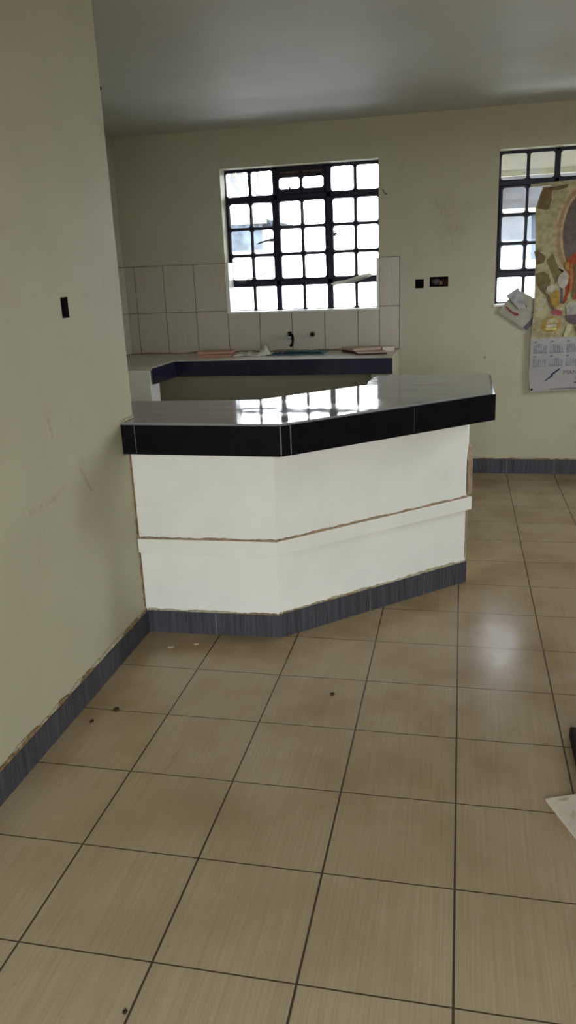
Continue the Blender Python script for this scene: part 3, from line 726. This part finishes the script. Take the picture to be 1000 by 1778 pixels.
flat(pic, [(2.07, 4.36), (2.11, 4.38), (2.14, 4.05), (2.12, 3.85), (2.02, 3.66), (2.08, 3.92)], 'p_orange', 8)
flat(pic, [(1.95, 4.42), (2.05, 4.40), (2.06, 4.26), (1.98, 4.27)], 'p_gold', 8)
flat(pic, ell(1.945, 4.06, 0.105, 0.15, 20), 'p_white', 4)
flat(pic, [(1.73, 3.45), (1.80, 3.50), (1.876, 3.49), (1.968, 3.456), (1.97, 3.38), (1.90, 3.36), (1.79, 3.39)], 'p_pink', 4)
flat(pic, [(1.60, 3.28), (1.70, 3.35), (1.863, 3.34), (1.95, 3.24), (1.93, 3.10), (1.80, 3.04), (1.627, 3.06), (1.56, 3.16)], 'p_gold', 3)
flat(pic, [(1.63, 3.30), (1.85, 3.325), (1.92, 3.23), (1.68, 3.21)], 'p_cream', 4)
flat(pic, [(1.66, 3.19), (1.87, 3.21), (1.88, 3.15), (1.67, 3.13)], 'p_white', 4)
flat(pic, [(1.655, 3.12), (1.87, 3.14), (1.88, 3.085), (1.66, 3.08)], 'p_yellow', 5)
flat(pic, [(2.03, 3.57), (2.12, 3.61), (2.5, 3.62), (2.5, 3.40), (2.063, 3.373)], 'p_cyl', 8)
flat(pic, [(2.04, 3.60), (2.14, 3.68), (2.5, 3.70), (2.5, 3.62), (2.12, 3.61)], 'p_cream', 9)
flat(pic, [(2.03, 3.37), (2.45, 3.39), (2.42, 3.22), (2.20, 3.18), (2.06, 3.26)], 'p_purple', 8)
flat(pic, [(2.07, 3.18), (2.17, 3.20), (2.16, 3.03), (2.09, 2.93), (2.02, 2.95), (2.05, 3.08)], 'p_green', 8)
flat(pic, [(2.22, 3.15), (2.40, 3.18), (2.40, 3.0), (2.26, 3.0)], 'p_brown', 8)
pic.build('printed_picture', po)
cal = MB()
flat(cal, [(1.378, 2.91), (3.14, 2.96), (3.14, 1.905), (2.35, 1.85), (1.60, 1.815), (1.425, 1.806), (1.40, 1.95), (1.366, 2.15), (1.38, 2.5)], 'paper', 1)
for r_, (za, zb) in enumerate(((2.605, 2.80), (2.330, 2.50))):
    for c_ in range(5):
        xa = 1.438 + 0.327 * c_; dz = 0.008 * c_
        flat(cal, [(xa, za + dz), (xa + 0.28, za + dz + 0.006), (xa + 0.275, zb + dz + 0.006), (xa - 0.005, zb + dz)], 'p_block', 2)
        for k in range(6):
            xx = xa + 0.015 + k * 0.044
            flat(cal, [(xx, za + dz + 0.02), (xx + 0.016, za + dz + 0.02), (xx + 0.014, zb + dz - 0.02), (xx - 0.002, zb + dz - 0.02)], 'p_blockline', 3)
        flat(cal, [(xa, za + dz + 0.003), (xa + 0.28, za + dz + 0.009), (xa + 0.28, za + dz + 0.023), (xa, za + dz + 0.017)], 'p_blockline', 4)
        flat(cal, [(xa, zb + dz + 0.02), (xa + 0.07, zb + dz + 0.035), (xa + 0.075, zb + dz + 0.055), (xa + 0.02, zb + dz + 0.05)], 'p_text', 3)
cal.build('month_grid', po)
lg = MB()
flat(lg, [(1.671, 2.022), (1.71, 2.03), (1.875, 2.145), (1.835, 2.165), (1.815, 2.14)], 'p_ink', 3)
flat(lg, [(1.80, 2.165), (1.84, 2.150), (2.003, 2.28), (1.966, 2.292)], 'p_ink', 3)
lg.build('zigzag_logo', po)
cu = bpy.data.curves.new('lettering', 'FONT'); cu.body = 'MAN'; cu.size = 0.130 * S; cu.extrude = 0.0006
tmp = bpy.data.objects.new('lettering_source', cu); C.objects.link(tmp)
dg = bpy.context.evaluated_depsgraph_get(); me = bpy.data.meshes.new_from_object(tmp.evaluated_get(dg))
bpy.data.objects.remove(tmp); me.name = 'lettering'
me.transform(Matrix.Rotation(math.radians(90), 4, 'X'))
me.materials.clear(); me.materials.append(M['p_text'])
lt = bpy.data.objects.new('lettering', me); C.objects.link(lt); lt.parent = po
lt.location = (Vector((2.058, YP - 0.006, 2.168)) * S) - Vector(po.location)
tx = MB()
for za, xa in ((2.125, 2.265), (2.10, 2.29), (2.075, 2.28), (2.05, 2.30)): flat(tx, [(xa, za), (2.62, za + 0.012), (2.62, za + 0.022), (xa, za + 0.010)], 'p_text', 2)
flat(tx, [(2.285, 1.985), (2.62, 2.0), (2.62, 2.025), (2.285, 2.01)], 'p_ink', 2)
tx.build('small_print', po)
MB().prism_xz([(1.80, 1.858), (3.14, 1.905), (3.14, 1.928), (1.80, 1.872)], YP - 0.02, YP - 0.006, 'p_text').build('bottom_batten', po)
MB().prism_xz([(1.235, 5.855), (3.2, 5.93), (3.2, 5.99), (1.235, 5.915)], YP - 0.01, YP + 0.02, 'p_cream').build('hanger_strip', po)
fl = MB()
flat(fl, [(1.49, 5.835), (1.60, 5.82), (1.635, 5.78), (1.64, 5.62), (1.605, 5.45), (1.56, 5.42), (1.375, 5.455), (1.43, 5.72)], 'p_brown', 3)
flat(fl, [(1.55, 5.83), (1.72, 5.845), (1.95, 5.87), (1.93, 5.81), (1.75, 5.77), (1.64, 5.78)], 'p_brown', 3)
flat(fl, [(1.52, 5.62), (1.62, 5.64), (1.60, 5.47), (1.50, 5.49)], 'p_olive', 4)
fl.build('torn_corner', po)
MB().blob((1.445, YP - 0.012, 1.86), (0.022, 0.012, 0.022), 'dark', 2, 0.0).build('pin', po)

# loose notice sheet under the window corner
YN = 13.515
ns = thing('notice_sheet', (1.1, YN, 3.09), 'creased white leaflet stuck askew at the lower left corner of the right window', 'paper')
sheet = MB()
base_p = [(0.865, 3.69), (0.80, 3.60), (0.715, 3.49), (0.74, 3.45), (1.00, 3.27), (1.21, 3.13), (1.282, 3.09), (1.36, 3.18), (1.475, 3.365), (1.57, 3.56), (1.55, 3.64), (1.37, 3.745), (1.143, 3.875), (1.0, 3.80)]
sheet.prism_xz(base_p, YN, YN + 0.01, 'leaflet'); sheet.build('sheet', ns)
f = MB(); f.prism_xz([(0.849, 3.80), (0.97, 3.875), (1.079, 3.945), (1.133, 3.85), (1.258, 3.61), (1.255, 3.515), (1.09, 3.525), (0.96, 3.665)], YN - 0.022, YN - 0.014, 'p_flapgrey'); f.prism_xz([(0.849, 3.80), (0.86, 3.775), (1.10, 3.515), (1.09, 3.535)], YN - 0.026, YN - 0.0135, 'dark')
f.prism_xz([(1.235, 3.62), (1.265, 3.57), (1.262, 3.535), (1.245, 3.57)], YN - 0.026, YN - 0.0135, 'dark'); f.build('folded_flap', ns)
f = MB(); f.prism_xz([(0.83, 3.565), (0.87, 3.575), (0.99, 3.475), (1.11, 3.425), (1.12, 3.39), (1.05, 3.385), (0.95, 3.45)], YN - 0.005, YN - 0.001, 'p_redink'); f.build('red_print', ns)
f = MB(); f.prism_xz([(1.215, 3.155), (1.265, 3.09), (1.30, 3.09), (1.48, 3.33), (1.43, 3.385), (1.27, 3.20)], YN - 0.005, YN - 0.001, 'p_purpleink'); f.prism_xz([(1.37, 3.44), (1.40, 3.455), (1.47, 3.40), (1.44, 3.385)], YN - 0.005, YN - 0.001, 'p_purple'); f.build('dark_print', ns)

# ------------------------------------------------------------------ things on the floor at the right edge
dw = MB(); dw.box(1.07, 2.6, 2.42, 3.18, 0.0, 0.12, 'darkwood')
tag(dw.build('wooden_board', bevel=0.015), 'dark stained wooden board lying on the floor tiles at the right edge', 'board')
cb = thing('cardboard_sheet', (1.3, 1.9, 0), 'pale scuffed cardboard sheet lying on the floor at the lower right', 'cardboard')
MB().prism([(0.753, 2.148), (1.02, 2.255), (2.0, 2.36), (2.1, 0.6), (1.40, 0.62), (0.944, 1.69)], 0.002, 0.03, 'card').build('sheet', cb, bevel=0.004)
b = MB(); b.prism([(0.85, 2.135), (0.90, 2.12), (0.955, 2.165), (0.93, 2.19)], 0.03, 0.032, 'carddark'); b.build('scuff_mark', cb)
b = MB(); b.prism([(0.93, 1.93), (0.955, 1.90), (0.985, 1.98), (0.96, 2.02)], 0.03, 0.032, 'carddark'); b.build('scuff_mark', cb)

for k, (x, y, r, lab) in enumerate(((-3.588, 3.003, 0.026, 'dark crumb on a grout line near the left skirting'), (-3.75, 2.75, 0.02, 'smaller dark crumb beside the left skirting'), (-1.334, 3.65, 0.02, 'dark crumb on a tile in front of the counter corner'), (-2.03, -0.389, 0.013, 'dark crumb at the bottom edge of the floor'))):
    tag(MB().blob((x, y, r * 0.4), (r * 1.2, r * 1.3, r * 0.5), 'crumb', 2, 0.3).build('crumb'), lab, 'crumb', 'dark crumbs on the floor')
for x, y, r, lab in ((-3.513, 4.501, 0.026, 'white paint flake near the counter skirting, the left one of two'), (-3.219, 4.62, 0.023, 'white paint flake near the counter skirting, the right one of two')):
    tag(MB().blob((x, y, 0.006), (r * 1.4, r, 0.006), 'flake', 2, 0.3).build('paint_flake'), lab, 'paint flake', 'white paint flakes on the floor')
n = MB(); n.tube([(-1.70, BW + 0.01, 5.99), (-1.69, BW - 0.04, 5.985), (-1.665, BW - 0.05, 5.94), (-1.63, BW - 0.04, 5.90), (-1.60, BW - 0.015, 5.895)], 0.007, 'dark', 6)
tag(n.build('bent_wire'), 'short bent wire sticking out of the wall right of the sink window', 'wire')
n = MB(); n.tube([(-5.764, 9.10, H), (-5.764, 9.10, H - 0.04)], 0.045, 'dark', 12)
tag(n.build('ceiling_hook'), 'small dark ceiling fitting over the kitchen', 'ceiling fitting')

# ------------------------------------------------------------------ outside
struct(MB().box(-90, 90, 14.2, 28, -0.9, -0.45, 'yard').build('ground'), 'unseen pale ground outside the windows, added to bounce light onto the ceiling')  # unseen ground, split into pale and dark to shape the ceiling light
struct(MB().box(-90, 90, 28, 100, -0.9, -0.45, 'ground').build('ground'), 'unseen ground beyond the pale strip, darkened to limit light on the ceiling')
struct(MB().box(-90, 90, -70, 14.2, -0.9, -0.45, 'ground').build('ground'), 'unseen ground outside the room, darkened to limit light on the ceiling')
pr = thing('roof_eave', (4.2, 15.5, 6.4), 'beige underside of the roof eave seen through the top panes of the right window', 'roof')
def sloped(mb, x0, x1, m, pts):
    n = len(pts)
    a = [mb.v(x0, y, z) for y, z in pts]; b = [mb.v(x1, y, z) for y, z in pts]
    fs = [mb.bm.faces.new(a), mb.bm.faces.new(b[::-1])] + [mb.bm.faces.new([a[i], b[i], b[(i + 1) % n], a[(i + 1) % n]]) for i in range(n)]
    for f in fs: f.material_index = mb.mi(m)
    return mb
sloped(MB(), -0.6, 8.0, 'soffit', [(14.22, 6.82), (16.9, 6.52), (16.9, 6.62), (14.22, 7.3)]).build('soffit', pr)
MB().box(-0.6, 8.0, 16.9, 17.0, 6.405, 6.68, 'fascia').build('fascia_board', pr)
nh = thing('neighbour_house', (-23, 50, -0.45), 'neighbour house with blue grey roof faintly seen through the left panes of the sink window', 'house')
MB().box(-40, -12.6, 48, 60, -0.45, 7.2, 'housewall').build('wall', nh)
MB().box(-40.5, -12.2, 47.3, 47.5, 7.45, 7.75, 'fascia').build('gutter', nh)
MB().box(-39, -12.65, 47.9, 48.0, 5.9, 7.69, 'roofsheet').build('verandah_blind', nh)
r = MB(); E0 = [(-40.5, 47.5, 7.7), (-12.2, 47.5, 7.7), (-12.2, 60.5, 7.7), (-40.5, 60.5, 7.7)]; R0, R1 = (-34, 54, 9.6), (-19, 54, 9.6)
r.face([E0[0], E0[1], R1, R0], 'roofsheet'); r.face([E0[1], E0[2], R1], 'roofsheet'); r.face([E0[2], E0[3], R0, R1], 'roofsheet'); r.face([E0[3], E0[0], R0], 'roofsheet'); r.face(E0, 'roofsheet')
bmesh.ops.remove_doubles(r.bm, verts=r.bm.verts, dist=1e-5)
r.build('roof', nh)
nh = thing('neighbour_house', (12, 50, -0.45), 'neighbour house with weathered grey roof seen through the right window', 'house')
MB().box(0.5, 32, 48, 60, -0.45, 4.6, 'housewall').build('lower_wall', nh)
MB().box(0.5, 32, 48, 60, 4.6, 5.75, 'wall_half_shade').build('wall', nh)
MB().box(0.5, 32, 48, 60, 5.75, 7.2, 'wall_shade').build('upper_wall', nh)
MB().box(0.2, 32.3, 47.3, 47.5, 7.2, 7.5, 'fascia').build('gutter', nh)
r = MB(); r.face([(0.2, 47.4, 7.4), (32.3, 47.4, 7.4), (32.3, 54, 10.4), (0.2, 54, 10.4)], 'roofgrey'); r.face([(0.2, 60.6, 7.4), (32.3, 60.6, 7.4), (32.3, 54, 10.4), (0.2, 54, 10.4)], 'roofgrey')
r.face([(0.2, 47.4, 7.4), (0.2, 54, 10.4), (0.2, 60.6, 7.4)], 'roofgrey'); r.build('roof', nh)
tr = thing('tree', (-9.6, 22.4, -0.45), 'tree with drooping pale limbs outside the top left pane of the sink window', 'tree')
t_ = MB(); t_.tube([(-9.6, 22.4, -0.45), (-9.5, 22.4, 4.0), (-9.2, 22.3, 7.0), (-8.7, 22.2, 9.0), (-8.2, 22.1, 9.2)], [0.5, 0.42, 0.34, 0.25, 0.2], 'bark', 14); t_.build('trunk', tr)
t_ = MB()
t_.tube([(-8.7, 22.2, 8.9), (-7.95, 22, 8.35), (-7.42, 22, 7.66), (-7.2, 22, 7.29), (-7.01, 22, 6.99), (-6.82, 22, 6.72), (-6.66, 22, 6.5)], [0.19, 0.16, 0.13, 0.115, 0.11, 0.10, 0.07], 'bark'); t_.build('limb', tr)
t_ = MB()
t_.tube([(-8.4, 22.2, 9.1), (-7.6, 22, 8.45), (-7.0, 22, 7.5), (-6.77, 22, 7.21), (-6.5, 22, 6.9), (-6.2, 22, 6.62), (-5.9, 22, 6.45)], [0.15, 0.13, 0.085, 0.08, 0.07, 0.06, 0.03], 'bark'); t_.build('limb', tr)
t_ = MB(); t_.tube([(-7.3, 22, 8.0), (-6.6, 22, 7.9), (-6.42, 22.1, 7.45), (-6.4, 22.1, 7.05)], [0.07, 0.06, 0.045, 0.02], 'bark'); t_.build('limb', tr)
lf = MB()
for c, n_, sp in (((-6.75, 22, 7.62), 45, 0.25), ((-6.1, 22, 7.58), 70, 0.22), ((-7.1, 22.1, 7.65), 20, 0.2), ((-7.8, 22, 8.8), 120, 0.6), ((-6.6, 22.2, 8.6), 160, 0.7)):
    for _ in range(n_):
        p = Vector((random.gauss(c[0], sp), random.gauss(c[1], sp), random.gauss(c[2], sp * 0.6)))
        a = Vector((random.uniform(-1, 1), random.uniform(-1, 1), random.uniform(-1, 0.3))).normalized() * random.uniform(0.06, 0.11)
        b = a.cross(Vector((random.uniform(-1, 1), random.uniform(-1, 1), 1))).normalized() * 0.035
        lf.face([p, p + a * 0.5 + b, p + a, p + a * 0.5 - b], 'leaf')
lf.build('leaves', tr)

# ------------------------------------------------------------------ light: overcast sky through the openings
w = bpy.data.worlds.new('overcast'); scn.world = w; w.use_nodes = True
bg = w.node_tree.nodes['Background']; bg.inputs['Color'].default_value = (0.93, 0.972, 0.985, 1); bg.inputs['Strength'].default_value = 10.0
wt = w.node_tree                                            # the cloud cover is brighter on the kitchen side
tc = wt.nodes.new('ShaderNodeTexCoord'); sp3 = wt.nodes.new('ShaderNodeSeparateXYZ'); wt.links.new(tc.outputs['Generated'], sp3.inputs[0])
wt.links.new(ramp(wt, sp3.outputs[1], -0.2, 0.6, 9.6, 16.0), bg.inputs['Strength'])
def portal(name, cx, cy, cz, sx, sz, rot):
    l = bpy.data.lights.new(name, 'AREA'); l.shape = 'RECTANGLE'; l.size = sx * S; l.size_y = sz * S; l.cycles.is_portal = True
    o = bpy.data.objects.new(name, l); C.objects.link(o); o.location = (cx * S, cy * S, cz * S); o.rotation_euler = rot
portal('window_portal', -3.48, 14.22, 5.1, 3.5, 3.05, (math.radians(-90), 0, 0))
portal('window_portal', 2.33, 14.22, 5.1, 3.5, 3.05, (math.radians(-90), 0, 0))
portal('window_portal', RX + 0.62, (RWIN[0] + RWIN[1]) / 2, (RWIN[2] + RWIN[3]) / 2, RWIN[3] - RWIN[2], RWIN[1] - RWIN[0], (0, math.radians(90), 0))
portal('door_portal', (DOOR[0] + DOOR[1]) / 2, RY - 0.62, (DOOR[2] + DOOR[3]) / 2, DOOR[1] - DOOR[0], DOOR[3] - DOOR[2], (math.radians(90), 0, 0))

# ------------------------------------------------------------------ camera (solved from the floor tile grid)
F_PX, YAW, PIT, ROL = 1361.97, -0.22138846, 0.29633405, -0.04174483
cy, sy, cp, sp_, cr_, sr = math.cos(YAW), math.sin(YAW), math.cos(PIT), math.sin(PIT), math.cos(ROL), math.sin(ROL)
B = Matrix(((1, 0, 0), (0, 0, -1), (0, 1, 0)))
Rz = Matrix(((cy, -sy, 0), (sy, cy, 0), (0, 0, 1))); Rx = Matrix(((1, 0, 0), (0, cp, -sp_), (0, sp_, cp))); Rr = Matrix(((cr_, -sr, 0), (sr, cr_, 0), (0, 0, 1)))
R = Rr @ Rx @ B @ Rz                                   # rows: image right, image down, viewing direction
cam = bpy.data.cameras.new('camera'); co = bpy.data.objects.new('camera', cam); C.objects.link(co)
rot = Matrix((R[0], -R[1], -R[2])).transposed()
co.matrix_world = Matrix.Translation(Vector((-0.0515268, -3.87967, 4.438813)) * S) @ rot.to_4x4()
cam.sensor_fit = 'VERTICAL'; cam.sensor_height = 36.0; cam.lens = F_PX / 1778 * 36.0
cam.clip_start = 0.02; cam.clip_end = 200
scn.camera = co

vs = scn.view_settings
vs.view_transform = 'Standard'; vs.look = 'None'; vs.exposure = 0.0; vs.gamma = 1.0; vs.use_curve_mapping = False
scn.cycles.use_denoising = True
scn.cycles.max_bounces = 12; scn.cycles.diffuse_bounces = 8; scn.cycles.glossy_bounces = 5; scn.cycles.transparent_max_bounces = 16
scn.cycles.sample_clamp_indirect = 10.0
